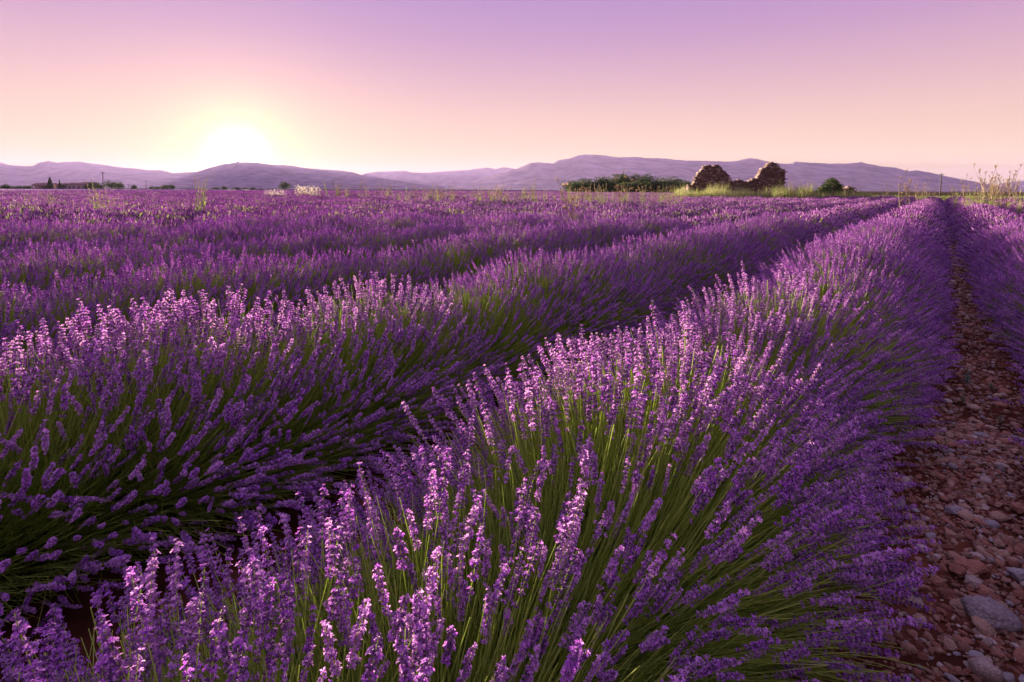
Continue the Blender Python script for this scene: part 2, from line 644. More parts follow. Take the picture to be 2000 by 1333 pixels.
for k, (D, depth, prof) in enumerate(RIDGES):
    px = np.arange(prof[0][0], prof[-1][0] + 1, 4.0)
    py = np.interp(px, [p[0] for p in prof], [p[1] for p in prof])
    mb = MB()
    nv = 26
    V = []
    for i, (x, y) in enumerate(zip(px, py)):
        top = at_depth(x, y, D)
        H = max(top.z, 4)
        jag = 1 + 0.012 * fbm(x * 0.09, k * 7.1)
        for j in range(nv):
            v = j / (nv - 1)                       # 0 foot in front, 0.6 ridge, 1 foot behind
            if v <= 0.6:
                q = v / 0.6
                h = H * (0.12 * q + 0.88 * q ** 1.8)
            else:
                q = (1 - v) / 0.4
                h = H * q ** 0.8
            Yd = D + depth * (v - 0.6) / 0.6
            X = top.x * Yd / D
            rdg = abs(fbm(X * 0.0011, Yd * 0.0011, k * 3.3, 5))
            wgt = math.sin(min(v / 0.6, 1.0) * math.pi) if v < 0.6 else 0
            h = h * jag - wgt * H * 0.38 * rdg if v > 0 else -2
            V.append([X, Yd, max(h, -2) - (4 if v in (0, 1) else 0)])
    mb.add(V, [(i * nv + j, (i + 1) * nv + j, (i + 1) * nv + j + 1, i * nv + j + 1) for i in range(len(px) - 1) for j in range(nv - 1)])
    tag(ob('hills', mb.mesh('hills', [m_hill], True)), kind='structure')

# haze in one closed box round everything
mb = MB()
box(mb, (-14000, -2500, -1.0 - 6), (14000, 13800, 490))
hz = bpy.data.materials.new('haze_air')
hz.use_nodes = True
hn = hz.node_tree
for n_ in list(hn.nodes):
    if n_.type == 'BSDF_PRINCIPLED':
        hn.nodes.remove(n_)
pv = hn.nodes.new('ShaderNodeVolumePrincipled')
pv.inputs['Color'].default_value = (0.50, 0.42, 0.80, 1)
pv.inputs['Density'].default_value = 0.00004
pv.inputs['Anisotropy'].default_value = 0.12
hn.links.new(pv.outputs[0], hn.nodes['Material Output'].inputs['Volume'])
tag(ob('haze', mb.mesh('haze', [hz])), kind='stuff')

# ------------------------------------------------------------------ lavender rows
LEFT_ORD = ['first', 'second', 'third', 'fourth', 'fifth', 'sixth', 'seventh', 'eighth', 'ninth', 'tenth']
HALF = R(45.5)


def in_view(p, marg=1.2):
    x, y = p[..., 0], p[..., 1]
    return (y > -0.6) & (np.abs(x) < np.tan(HALF) * np.maximum(y, 0) + marg)


def row_end(t):
    if t > -9:
        return 66 + 3 * math.sin(t)
    if t > -25:
        return 47 + 1.5 * math.sin(t * 1.7)
    return 400


def build_row(t0, nparts, root_name, label, group):
    """one hedge-like row; returns arrays for scattering when root_name is None"""
    pos, dirs, scl, ix, roll = [], [], [], [], []
    s_end = row_end(t0)
    s = -2.2 + rng.uniform(0, .3)
    plist = []
    while s < s_end:
        c = st(s, t0)
        r = math.hypot(c[0], c[1])
        step = 0.44 if r < 42 else 0.9
        if bool(in_view(c, 1.6 if r < 12 else 2.5)) and c[1] < 165:
            plist.append((s, r))
        s += step * rng.uniform(.9, 1.1)
    for s, r in plist:
        k = rng.uniform(0.88, 1.09) * (1 + 0.08 * fbm(s * 0.35, t0 * 1.3))
        if rng.random() < .08:
            k *= .86
        lat = rng.normal(0, 0.035)
        if s < 2.3 and abs(t0 - (T_PATH - SP / 2)) < .1:
            lat -= 0.03
        base = st(s, t0 + lat)
        wide = 1 + 0.14 * min(max((s - 5) / 7, 0), 1)
        if r < 11.5:
            k *= 1 + (wide - 1) * .7
        if r < 11.5:
            n = int((570 if r < 4 else 730 if r < 7 else 820) * rng.uniform(.78, 1.1))
            o, d, L = fan(n, rng)
            lean = np.array([rng.normal(0, .05), rng.normal(0, .05), 0])
            d = d + lean + rng.normal(0, .055, d.shape)
            wp = base + o[:, :1] * T + o[:, 1:2] * U + o[:, 2:] * ZV
            wd = d[:, :1] * T + d[:, 1:2] * U + d[:, 2:] * ZV
            pos.append(wp)
            dirs.append(wd)
            scl.append(np.repeat((L * k)[:, None], 3, 1))
            roll.append(math.pi / 2 + rng.normal(0, .55, n))
            ix.append(rng.choice(HI_I if r < 3.6 else MID_I, n))
            n = 820
            o, d, L = fan(n, rng)
            d = d + lean
            pos.append(base + o[:, :1] * T + o[:, 1:2] * U + o[:, 2:] * ZV)
            dirs.append(d[:, :1] * T + d[:, 1:2] * U + d[:, 2:] * ZV)
            scl.append(np.repeat((L * k)[:, None], 3, 1))
            roll.append(math.pi / 2 + rng.normal(0, .55, n))
            ix.append(rng.choice(BS_I, n))
            if r < 7:
                n = 55
                ph = rng.uniform(-1, 1, n) * R(75)
                o = np.stack([0.13 * np.sin(ph), rng.uniform(-.22, .22, n), 0.03 + .08 * np.cos(ph)], 1)
                d = np.stack([np.sin(ph), rng.normal(0, .3, n), np.cos(ph)], 1)
                pos.append(base + o[:, :1] * T + o[:, 1:2] * U + o[:, 2:] * ZV)
                dirs.append(d[:, :1] * T + d[:, 1:2] * U + d[:, 2:] * ZV)
                scl.append(np.repeat(rng.uniform(.9, 1.5, (n, 1)), 3, 1))
                roll.append(math.pi / 2 + rng.normal(0, .55, n))
                ix.append(rng.choice(LF_I, n))
        else:
            pos.append(base[None] + 0)
            # instances of whole plants keep their up axis: mark with a nan direction
            dirs.append(np.array([[np.nan, 0, 0]]))
            scl.append(np.array([[k * wide, k, k]]))
            roll.append(np.array([rng.choice([0, math.pi]) + rng.normal(0, .08)]))
            ix.append(np.array([rng.choice(PL_I if r < 42 else PD_I)]))
    if not pos:
        return None
    pos, dirs, scl, ix, roll = map(np.concatenate, (pos, dirs, scl, ix, roll))
    pl = np.isnan(dirs[:, 0])
    rot = np.zeros_like(pos)
    if (~pl).any():
        rot[~pl] = euler_from_dirs(dirs[~pl], roll[~pl])
    rot[pl, 2] = -AZ + roll[pl]
    if root_name is None:
        return pos, rot, scl, ix
    keep = np.ones(len(pos), bool)
    # nothing may stand in the camera's face
    dn = np.zeros_like(dirs)
    dn[~pl] = dirs[~pl] / np.linalg.norm(dirs[~pl], axis=1, keepdims=True)
    tip = pos + dn * LEN * scl[:, :1]
    dc = np.linalg.norm(tip - np.array([0, 0, CAMZ]), axis=1)
    keep &= pl | (dc > 0.52)
    org = st(max(0.5, -0.5), t0) if t0 < 2 and t0 > -3 else st(plist[0][0], t0)
    root = ob(root_name, None, None, org)
    tag(root, label, 'lavender row', group)
    if nparts:
        isst = np.isin(ix, HI_I + MID_I) & keep
        # the stalks that show largest: near tips, in the frame and on the outside of the row
        v = tip - np.array([0, 0, CAMZ])
        Mi = np.array(CAM_M.to_3x3())
        cv = v @ Mi
        zc = -cv[:, 2]
        with np.errstate(all='ignore'):
            sx = 1000 + F * cv[:, 0] / zc
            sy = Y_OPT - F * cv[:, 1] / zc
        ok = isst & (zc > 0.2) & (sx > 0) & (sx < 2000) & (sy > 0) & (sy < 1333)
        lat = tip @ T - t0
        zz = tip[:, 2]
        outer = (lat / 0.7) ** 2 + (zz / 0.72) ** 2
        score = np.where(ok, dc - 0.9 * np.clip(outer, 0, 1.1), 1e9)
        order = np.argsort(score)[:nparts]
        order = order[score[order] < 1e8]
        for i in order:
            k = int(ix[i]) if ix[i] in HI_I else int(rng.choice(HI_I))
            stm = ob('flower_stalk', HI[k][0], root)
            stm.location = pos[i] - org
            stm.rotation_euler = rot[i].tolist()
            stm.scale = (scl[i, 0],) * 3
            hd = ob('flower_head', HI[k][1], stm)
            keep[i] = False
    if keep.any():
        o = scatter('flower_stalks', pos[keep], rot[keep], scl[keep], ix[keep], GN_LAV, root, org)
        tag(o, kind='stuff')
    return root


G_ROWS = 'lavender rows running to the right horizon'
tv = T_PATH - SP / 2
build_row(tv, 300, 'lavender_row', 'nearest lavender row, filling the foreground left of the stony path', G_ROWS)
build_row(tv - SP, 300, 'lavender_row', 'second lavender row left of the stony path, green stems showing on its shaded flank', G_ROWS)
build_row(tv - 2 * SP, 120, 'lavender_row', 'third lavender row left of the stony path, its top pink in the sun', G_ROWS)
build_row(T_PATH + SP / 2, 260, 'lavender_row', 'lavender row on the right side of the stony path, cut by the right edge', G_ROWS)
build_row(T_PATH + SP * 1.5, 0, 'lavender_row', 'second lavender row right of the stony path, behind the one at the right edge', G_ROWS)
for k in range(3, 10):
    build_row(tv - k * SP, 0, 'lavender_row', '%s lavender row counted leftwards from the stony path' % LEFT_ORD[k], G_ROWS)
acc_ = [build_row(tv - k * SP, 0, None, None, None) for k in range(10, 90)] + [build_row(T_PATH + SP * (k + .5), 0, None, None, None) for k in range(2, 5)]
acc_ = [a for a in acc_ if a is not None]
pos, rot, scl, ix = map(np.concatenate, zip(*acc_))
o = scatter('lavender_field', pos, rot, scl, ix, GN_LAV)
tag(o, 'distant purple lavender rows merging into one field below the hills', 'lavender field', kind='stuff')

# the farthest part of the field: ridged canopy sheet with rows of its own
m_far = M('far_lavender', (0.10, 0.03, 0.21), (0.5, 0.2, 0.6), 0.9, 0.15, noise_scale=2.2, use_tint=False,
          stops=[(0.0, (0.07, 0.03, 0.13)), (0.5, (0.36, 0.13, 0.44)), (1.0, (0.7, 0.36, 0.74))])
mb = MB()
V = []
YS = np.concatenate([np.linspace(158, 345, 160)])
XS = np.linspace(-1.02, 0.36, 240)
for y in YS:
    for xr in XS:
        x = xr * y
        t_ = x * T[0] + y * T[1]
        z = 0.30 + 0.30 * abs(math.cos(math.pi * (t_ - tv) / SP)) + 0.10 * fbm(x * .8, y * .8)
        if y in (YS[0], YS[-1]):
            z = 0
        V.append([x, y, z])
n_ = len(XS)
mb.add(V, [(j * n_ + i, j * n_ + i + 1, (j + 1) * n_ + i + 1, (j + 1) * n_ + i) for j in range(len(YS) - 1) for i in range(n_ - 1)])
tag(ob('lavender_field', mb.mesh('lavender_field', [m_far])), 'farthest strip of lavender field at the foot of the left horizon', 'lavender field', kind='stuff')

# ------------------------------------------------------------------ stones on the path
STONE_COLS = [
    ('limestone_tan', [(0.0, (0.20, 0.10, 0.06)), (0.5, (0.38, 0.22, 0.14)), (1.0, (0.52, 0.36, 0.25))]),
    ('limestone_red', [(0.0, (0.16, 0.055, 0.03)), (0.5, (0.32, 0.13, 0.075)), (1.0, (0.44, 0.21, 0.13))]),
    ('limestone_pale', [(0.0, (0.36, 0.27, 0.22)), (0.5, (0.52, 0.42, 0.35)), (1.0, (0.64, 0.56, 0.49))]),
    ('limestone_grey', [(0.0, (0.22, 0.18, 0.17)), (0.5, (0.36, 0.33, 0.34)), (1.0, (0.50, 0.47, 0.50))]),
]
SM = [M(n, (0, 0, 0), rough=0.45, noise_scale=7, bump=0.6, use_tint=False, rand=1.0, spec=0.5, stops=s) for n, s in STONE_COLS]


def rock_mesh(seed, sub, mat, sharp=0.5, name='stone', smooth=True):
    import bmesh
    bm = bmesh.new()
    bmesh.ops.create_icosphere(bm, subdivisions=sub, radius=1)
    rr = random.Random(seed)
    pl = []
    for _ in range(9):
        v = Vector((rr.gauss(0, 1), rr.gauss(0, 1), rr.gauss(0, 1))).normalized()
        pl.append((v, rr.uniform(.62, .95)))
    for v in bm.verts:
        d = v.co.normalized()
        r = 1.0
        for n_, h in pl:
            q = d.dot(n_)
            if q > 0.05:
                r = min(r, (h / q) * sharp + (1 - sharp) * 1.0 if h / q < 1 else r)
        r *= 1 + 0.13 * noise.noise(d * 1.4 + Vector((seed * 3.1, 0, 0))) + 0.045 * noise.noise(d * 4.5 + Vector((0, seed, 0)))
        v.co = d * r
    me = bpy.data.meshes.new(name)
    bm.to_mesh(me)
    bm.free()
    me.materials.append(mat)
    me.polygons.foreach_set('use_smooth', [smooth] * len(me.polygons))
    me.update()
    return me


ROCKS = {j: [rock_mesh(j * 10 + i, 2, SM[j], 0.65 + .35 * (i % 3) / 2, smooth=(i % 2 == 0)) for i in range(5)] for j in range(4)}
KIND_TXT = ['tan', 'reddish brown', 'pale cream', 'grey']
# notable stones: px, py, size(px wide), flat, kind, label
BIG = [
    (1935, 1196, 112, .62, 3, 'largest smooth grey oval stone lying on the path near the lower right corner'),
    (1995, 1122, 62, .7, 3, 'bluish grey stone cut by the right edge above the largest stone'),
    (1902, 1106, 56, .72, 1, 'reddish brown angular stone above and left of the largest stone'),
    (1908, 1088, 34, .7, 2, 'pale rounded stone resting behind a reddish brown one'),
    (1937, 1024, 30, .85, 3, 'small round ball-like grey stone in the middle of the path'),
    (1950, 1008, 42, .7, 0, 'tan blocky stone just behind the round grey one'),
    (1852, 1162, 44, .8, 1, 'dark brown round stone under the lavender left of the largest stone'),
    (1921, 1292, 44, .7, 2, 'pale pinkish faceted stone near the bottom edge of the path'),
    (1966, 1322, 36, .8, 3, 'blue grey stone cut by the bottom edge'),
    (1926, 1247, 52, .32, 2, 'long flat pale stone lying below the largest stone'),
    (1862, 1086, 32, .8, 0, 'tan stone half under the near lavender row'),
    (1956, 909, 32, .4, 2, 'flat whitish stone on the path higher up'),
    (1926, 938, 30, .8, 2, 'rounded light pink stone on the path higher up'),
    (1890, 1252, 30, .7, 1, 'small reddish stone left of the long flat pale one'),
    (1992, 1160, 34, .7, 1, 'reddish stone at the right edge beside the largest stone'),
]
placed = []
G_ST = 'stones lying on the path between the rows'
for i, (px, py, wpx, fl, kd, lab) in enumerate(BIG):
    p = on_z(px, py + wpx * fl * .25, 0.0)
    rad = wpx / 2 / F * p.y * .84
    me = rock_mesh(500 + i, 4 if wpx > 60 else 3, SM[kd], 0.85 if i not in (0, 4) else 0.25)
    o = ob('stone', me, None, (p.x, p.y, rad * fl * .45))
    o.scale = (rad * 1.04, rad * .8, rad * fl * .9)
    o.rotation_euler = (rng.uniform(-.15, .15), rng.uniform(-.2, .2), rng.uniform(-.5, .5))
    tag(o, lab, 'stone', G_ST)
    placed.append((p.x, p.y, rad))


def path_z(x, y):
    return 0.018 * fbm(x * 1.3, y * 1.3) + 0.012 * fbm(x * 9, y * 9, 3)


n_st = 0
tries = 0
while n_st < 284 and tries < 9000:
    tries += 1
    s_ = 0.7 + 6.8 * rng.random() ** 1.5
    t_ = T_PATH + rng.normal(0, .17)
    p = st(s_, t_)
    rad = 0.010 * math.exp(abs(rng.normal(0, .52))) * (1 + 0.06 * s_)
    rad = min(rad, .04)
    if any((p[0] - a) ** 2 + (p[1] - b) ** 2 < (.8 * (rad + c)) ** 2 for a, b, c in placed):
        continue
    kd = int(rng.choice(4, p=[.38, .44, .11, .07]))
    o = ob('stone', ROCKS[kd][int(rng.integers(5))], None, (p[0], p[1], path_z(p[0], p[1]) + rad * .3))
    fl = rng.uniform(.45, .85)
    o.scale = (rad * rng.uniform(1, 1.4), rad * rng.uniform(.8, 1.1), rad * fl)
    o.rotation_euler = (rng.uniform(-.4, .4), rng.uniform(-.4, .4), rng.uniform(0, 6.28))
    near = min(math.hypot(p[0] - placed[i][0], p[1] - placed[i][1]) for i in (0, 1))
    where = ('beside the largest grey stone' if near < .22 else 'on the near stretch of the path' if s_ < 2.2 else
             'on the path just below the seedlings' if s_ < 3.3 else 'on the path past the seedlings' if s_ < 5 else 'far up the path')
    if abs(t_ - T_PATH) > .17:
        where += ', by the %s row' % ('left' if t_ < T_PATH else 'right')
    size = 'small' if rad < .018 else 'medium' if rad < .028 else 'large'
    tag(o, '%s %s %s stone %s' % (size, 'flat' if fl < .62 else 'rounded', KIND_TXT[kd], where), 'stone', G_ST)
    placed.append((p[0], p[1], rad))
    n_st += 1

ROCKC = bpy.data.collections.new('gravel_prototypes')
gi_ = 0
for j in range(4):
    for i in range(3):
        o = bpy.data.objects.new('g%02d_pebble' % gi_, rock_mesh(900 + j * 10 + i, 2 if i == 0 else 1, SM[j], 0.8, smooth=False))
        ROCKC.objects.link(o)
        gi_ += 1
GN_ROCK = gn_group('scatter_gravel', ROCKC)
n = 26000
s_ = np.concatenate([0.3 + 3.5 * rng.random(n // 2), 3.5 + 26 * rng.random(n - n // 2) ** 1.6])
t_ = T_PATH + np.where(rng.random(n) < .85, rng.normal(0, .22, n), rng.uniform(-.8, .8, n))
pp = s_[:, None] * U + t_[:, None] * T
zz = np.array([path_z(a, b) for a, b in pp[:, :2]])
rad = np.clip(0.0038 * np.exp(np.abs(rng.normal(0, .6, n))) * (1 + .07 * s_), 0, .035)
pp[:, 2] = zz + rad * .25
kd = rng.choice(4, n, p=[.38, .46, .1, .06])
ixs = kd * 3 + rng.integers(0, 3, n)
sc_ = np.stack([rad * rng.uniform(.9, 1.5, n), rad * rng.uniform(.8, 1.1, n), rad * rng.uniform(.4, .8, n)], 1)
ro = np.stack([rng.uniform(-.4, .4, n), rng.uniform(-.4, .4, n), rng.uniform(0, 6.28, n)], 1)
tag(scatter('gravel', pp, ro, sc_, ixs, GN_ROCK), 'loose red brown gravel and small pebbles covering the path', 'gravel', kind='stuff')

# ------------------------------------------------------------------ little green seedlings on the path
m_seed = M('seedling_leaf', (0.05, 0.14, 0.10), (0.10, 0.22, 0.16), 0.6, 0.2)
m_seedg = M('seedling_green', (0.05, 0.10, 0.03), (0.12, 0.17, 0.06), 0.6, 0.2)
for i, (px, py, h, m_, lab) in enumerate([
        (1888, 757, .085, m_seed, 'blue green seedling standing alone in the middle of the stony path'),
        (1858, 742, .045, m_seedg, 'tiny dark green seedling left of the blue green one on the path'),
        (1936, 765, .05, m_seedg, 'low dark green weed on the path right of the blue green seedling'),
        (1880, 792, .05, m_seedg, 'dark green weed below the blue green seedling on the path'),
        (1952, 832, .05, m_seedg, 'low green weed near the right lavender row on the path')]):
    p = on_z(px, py, 0)
    mb = MB()
    sm_ = MB()
    tube(sm_, [(0, 0, 0), (.003, 0, h * .9)], [.0018, .001], 4)
    for j in range(22):
        g = j * 2.4
        z0 = h * (.15 + .85 * j / 22)
        ln = h * .42 * (1.1 - .5 * j / 22)
        d = np.array([math.cos(g), math.sin(g), .5])
        sd = np.array([-math.sin(g), math.cos(g), 0]) * ln * .22
        o0 = np.array([0, 0, z0])
        mb.add([o0, o0 + d * ln * .5 + sd, o0 + d * ln, o0 + d * ln * .5 - sd], [(0, 1, 2, 3)], 0, rng.random())
    r = ob('seedling', None, None, (p.x, p.y, path_z(p.x, p.y)))
    tag(r, lab, 'seedling', 'green seedlings on the path')
    ob('stem', sm_.mesh('stem', [m_]), r)
    ob('leaves', mb.mesh('leaves', [m_]), r)['kind'] = 'stuff'

# ------------------------------------------------------------------ trees
m_treeleaf = M('tree_leaf', (0.035, 0.07, 0.018), (0.09, 0.14, 0.035), 0.7, 0.2, rand=0.2)
m_bark = M('bark', (0.06, 0.045, 0.035), (0.14, 0.10, 0.08), 0.9, noise_scale=4, bump=.4)


def tree_meshes(seed, n_leaf, hgt, wid, leaf, kind='round'):
    rr = np.random.default_rng(seed)
    tr = MB()
    th = hgt * (.32 if kind == 'round' else .12)
    tube(tr, [(0, 0, 0), (.03 * hgt * rr.normal(), 0, th), (.02 * hgt * rr.normal(), .02 * hgt * rr.normal(), hgt * .8)], [hgt * .035, hgt * .025, hgt * .006], 7)
    if kind == 'round':
        for k in range(6):
            g = k * 1.05 + rr.random()
            tube(tr, [(0, 0, th * rr.uniform(.8, 1.3)), (math.cos(g) * wid * .25, math.sin(g) * wid * .25, hgt * .55), (math.cos(g) * wid * .4, math.sin(g) * wid * .4, hgt * .72)], [hgt * .014, hgt * .01, hgt * .003], 5)
    cr_ = MB()
    if kind == 'round':
        lobes = [(rr.normal(0, .22, 3) * (wid, wid, hgt * .5) + (0, 0, hgt * .60), rr.uniform(.22, .34)) for _ in range(13)]
        lobes += [(np.array((math.cos(a) * wid * .3, math.sin(a) * wid * .3, hgt * rr.uniform(.3, .55))), .26) for a in np.arange(0, 6.28, .8)]
    for i in range(n_leaf):
        if kind == 'round':
            c, r_ = lobes[rr.integers(len(lobes))]
            d = rr.normal(size=3)
            d /= np.linalg.norm(d)
            p = c + d * (r_ * wid) * rr.uniform(.55, 1.05) * np.array([1, 1, .85])
            if p[2] > hgt:
                p[2] = hgt - rr.random() * .1 * hgt
            if p[2] < hgt * .08:
                p[2] = hgt * rr.uniform(.08, .3)
        else:
            z = rr.random() ** .8
            rad_ = wid * .5 * (1 - z) ** .75 * rr.uniform(.6, 1.08) * (1 if z > .1 else .7)
            a = rr.uniform(0, 6.28)
            p = np.array([math.cos(a) * rad_, math.sin(a) * rad_, hgt * (.06 + .94 * z)])
        a = rr.normal(size=3)
        a /= np.linalg.norm(a)
        b = np.cross(a, rr.normal(size=3))
        b /= np.linalg.norm(b)
        s1 = leaf * rr.uniform(.6, 1.4)
        cr_.add([p - a * s1, p + b * s1 * .6, p + a * s1, p - b * s1 * .6], [(0, 1, 2, 3)], 0, rr.uniform(0, 1))
    return tr.mesh('trunk', [m_bark]), cr_.mesh('crown', [m_treeleaf])


TR_NEAR = [tree_meshes(20 + i, 5200, 1.0, 1.05 + .1 * i, .028) for i in range(3)]
TR_FAR = [tree_meshes(30 + i, 1300, 1.0, 1.15 + .1 * i, .045) for i in range(3)]
TR_CYP = [tree_meshes(40, 1300, 1.0, .42, .035, 'cone')]


def tree(px, ytop, Y, wpx, protos, label, group=None, name='tree', cat='tree'):
    top = at_depth(px, ytop, Y)
    H = max(top.z, .6)
    W = wpx / F * Y
    tm, cm = protos[int(rng.integers(len(protos)))]
    r = ob(name, None, None, (top.x, Y, 0))
    base_w = 1.25 if protos is not TR_CYP else .42
    r.scale = (W / base_w, W / base_w, H)
    r.rotation_euler = (0, 0, rng.uniform(0, 6.28))
    tag(r, label, cat, group)
    ob('trunk', tm, r)
    ob('crown', cm, r)
    return r


G_GR = 'dark trees of the grove left of the ruin'
grove = [(1122, 349, 'first rounded dark green tree at the left end of the grove'), (1150, 347, None), (1178, 345, None), (1204, 342, None), (1228, 341, None),
         (1252, 339, None), (1278, 342, None), (1300, 344, None), (1322, 350, None), (1340, 353, 'last low dark tree of the grove, touching the ruin')]
for i, (px, yt, lab) in enumerate(grove):
    tree(px, yt + rng.uniform(-3, 3), 150 + rng.uniform(-10, 10), 40, TR_NEAR, lab or '%s dark green tree from the left in the grove beside the ruin' % LEFT_ORD[i], G_GR)
for i in range(12):
    px = 1125 + i * 19
    tree(px, 355, 142 + rng.uniform(-3, 3), 36, TR_NEAR, '%s low dark shrub from the left at the foot of the grove' % (LEFT_ORD + ['eleventh', 'last'])[i], 'shrubs along the foot of the grove', 'shrub', 'shrub')
G_HT = 'small trees along the left horizon'
hor = [(172, 359, 20, 'low rounded tree just right of the farm buildings'), (183, 353, 18, 'taller round tree right of the farm buildings, left of the utility pole'),
       (196, 357, 16, 'tree standing behind the left utility pole'), (218, 352, 20, 'tallest round tree of the pair right of the left utility pole'),
       (232, 355, 20, 'wide round tree of the pair right of the left utility pole'), (261, 360, 13, 'lone small round tree left of the thin far pole'),
       (295, 363, 8, 'tiny round bush right of the thin far pole'), (306, 364, 12, 'flat low bush on the horizon near the thin far pole'),
       (318, 364, 9, 'tiny bush left of the wide bush by the sun'), (326, 359, 15, 'left half of the wide rounded bush left of the sun'),
       (336, 360, 11, 'right half of the wide rounded bush left of the sun'),
       (421, 365, 12, 'first low tree under the sun glow'), (438, 363, 12, 'second low tree under the sun glow'), (462, 365, 16, 'wide low tree right under the sun'),
       (478, 366, 10, 'small tree under the right side of the sun'), (493, 365, 10, 'small tree right of the sun'), (509, 368, 9, 'tiny bush on the horizon right of the sun'),
       (533, 368, 8, 'tiny bush just left of the lone round tree'), (553, 354, 20, 'lone round orange lit tree right of the sun'),
       (8, 360, 12, 'dark tree cut by the left edge on the horizon'), (10, 358, 10, 'round tree on the horizon near the left edge')]
for px, yt, wp, lab in hor:
    tree(px, yt, 340 + rng.uniform(-15, 15), wp, TR_FAR, lab, G_HT)
for px in (0, 16, 22, 29, 36, 42, 48, 54, 60):
    tree(px, 362.5 + rng.uniform(-.6, .8), 350, 8, TR_FAR, 'tiny dark tree in the line left of the farm buildings', 'line of tiny trees at the far left horizon')
tree(97, 347, 338, 12, TR_CYP, 'tall pointed cypress in front of the left farm building', None, 'cypress_tree')
tree(116, 352, 338, 6, TR_CYP, 'slim pointed cypress between the two farm buildings', None, 'cypress_tree')
tree(120, 359, 339, 12, TR_FAR, 'round tree beside the slim cypress between the farm buildings')
tree(88, 362, 339, 10, TR_FAR, 'low round bush left of the tall cypress at the farm')

# ------------------------------------------------------------------ farm buildings
m_wall = M('render_wall', (0.30, 0.24, 0.20), (0.42, 0.34, 0.29), 0.9, noise_scale=.6)
m_roof = M('roof_tile', (0.16, 0.09, 0.07), (0.30, 0.19, 0.15), 0.9, noise_scale=1.5)
m_dark = M('dark_opening', (0.02, 0.02, 0.02), (0.035, 0.03, 0.03), 0.4)
m_glass = M('window_glass', (0.03, 0.035, 0.05), (0.05, 0.05, 0.07), 0.1, spec=0.6)
FY = 345.0
PXM = FY / F                                      # metres per pixel at the farm


def building(px0, px1, ytop, yeave, depth, label, windows, arcade=0, ridge_px=None):
    p0, p1 = at_depth(px0, yeave, FY), at_depth(px1, ytop, FY)
    L = p1.x - p0.x
    he, hr = p0.z, p1.z
    r = ob('farm_building', None, None, (p0.x, FY, 0))
    tag(r, label, 'building', 'farm buildings on the left horizon')
    wl = MB()
    if arcade:
        box(wl, (0, 2.2, 0), (L, depth, he))
        for k in range(arcade + 1):
            x = k * (L - .5) / arcade
            box(wl, (x, 0, 0), (x + .5, .5, he - .45))
        box(wl, (0, 0, he - .447), (L, .5, he))
    else:
        box(wl, (0, 0, 0), (L, depth, he))
    V = [(0, .002, he), (0, depth - .002, he), (0, depth / 2, hr), (L, .002, he), (L, depth - .002, he), (L, depth / 2, hr)]
    wl.add(V, [(0, 2, 1), (3, 4, 5)])
    ob('wall', wl.mesh('wall', [m_wall]), r)
    rf = MB()
    for sgn in (0, 1):
        y0 = -.4 if not sgn else depth + .4
        a = [(-.3, y0, he - .12), (L + .3, y0, he - .12), (L + .3, depth / 2, hr + .06), (-.3, depth / 2, hr + .06)]
        b = [(x, y, z + .22) for x, y, z in a]
        rf.add(a + b, [(0, 1, 2, 3), (7, 6, 5, 4), (0, 4, 5, 1), (1, 5, 6, 2), (2, 6, 7, 3), (3, 7, 4, 0)])
    rfo = ob('roof', rf.mesh('roof', [m_roof]), r)
    for (wx, wz, ww, wh) in windows:
        wf = MB()
        for a in ((wx - .08, wz - .08, ww + .16, .08), (wx - .08, wz + wh, ww + .16, .08), (wx - .08, wz, .08, wh), (wx + ww, wz, .08, wh)):
            box(wf, (a[0], -.06, a[1]), (a[0] + a[2], -.003, a[1] + a[3]))
        w_ = ob('window', wf.mesh('window', [m_roof]), r)
        pn = MB()
        box(pn, (wx, -.03, wz), (wx + ww, -.004, wz + wh))
        ob('pane', pn.mesh('pane', [m_glass]), w_)
    return r


building(62, 98, 358.5, 361.5, 8, 'long low farm building with an open pillared front', [], arcade=7)
building(128, 163, 358, 360.5, 10, 'larger pale farm building right of the cypresses, with a low roof',
         [(2, 1.0, .9, 1.1), (4.5, 1.0, .9, 1.1), (7.6, 1.0, .9, 1.1)])
building(109, 129, 359, 361.5, 8, 'small middle farm building between the cypresses', [(2.2, .9, .8, 1.0)])
building(122, 137, 356.3, 358.5, 12, 'narrow taller farm building rising behind the pale one', [(1.6, 2.0, .8, 1.0)]).location.y += 11

# ------------------------------------------------------------------ poles
m_wood = M('pole_wood', (0.09, 0.07, 0.055), (0.17, 0.13, 0.10), 0.85, noise_scale=3)
m_ins = M('insulator', (0.25, 0.25, 0.25), (0.35, 0.35, 0.35), 0.3)


def upole(px, ytop, Y, thick, arm, label, lean=0.0):
    top = at_depth(px, ytop, Y)
    r = ob('utility_pole', None, None, (top.x, Y, 0))
    tag(r, label, 'utility pole', 'utility poles on the horizon')
    r.rotation_euler = (0, lean, 0)
    H = top.z
    a = MB()
    tube(a, [(0, 0, 0), (0, 0, H * .5), (0, 0, H)], [thick, thick * .85, thick * .7], 8, cap=True)
    ob('pole', a.mesh('pole', [m_wood]), r)
    if arm:
        a = MB()
        box(a, (-arm, -.09, H - .55), (arm, -thick - .002 + .25, H - .38))
        c_ = ob('crossarm', a.mesh('crossarm', [m_wood]), r)
        for k in (-1, 0, 1):
            b = MB()
            x = k * arm * .85
            tube(b, [(x, 0, H - .378), (x, 0, H - .2), (x, 0, H - .05)], [.09, .12, .06], 6, cap=True)
            ob('insulator', b.mesh('insulator', [m_ins]), c_)


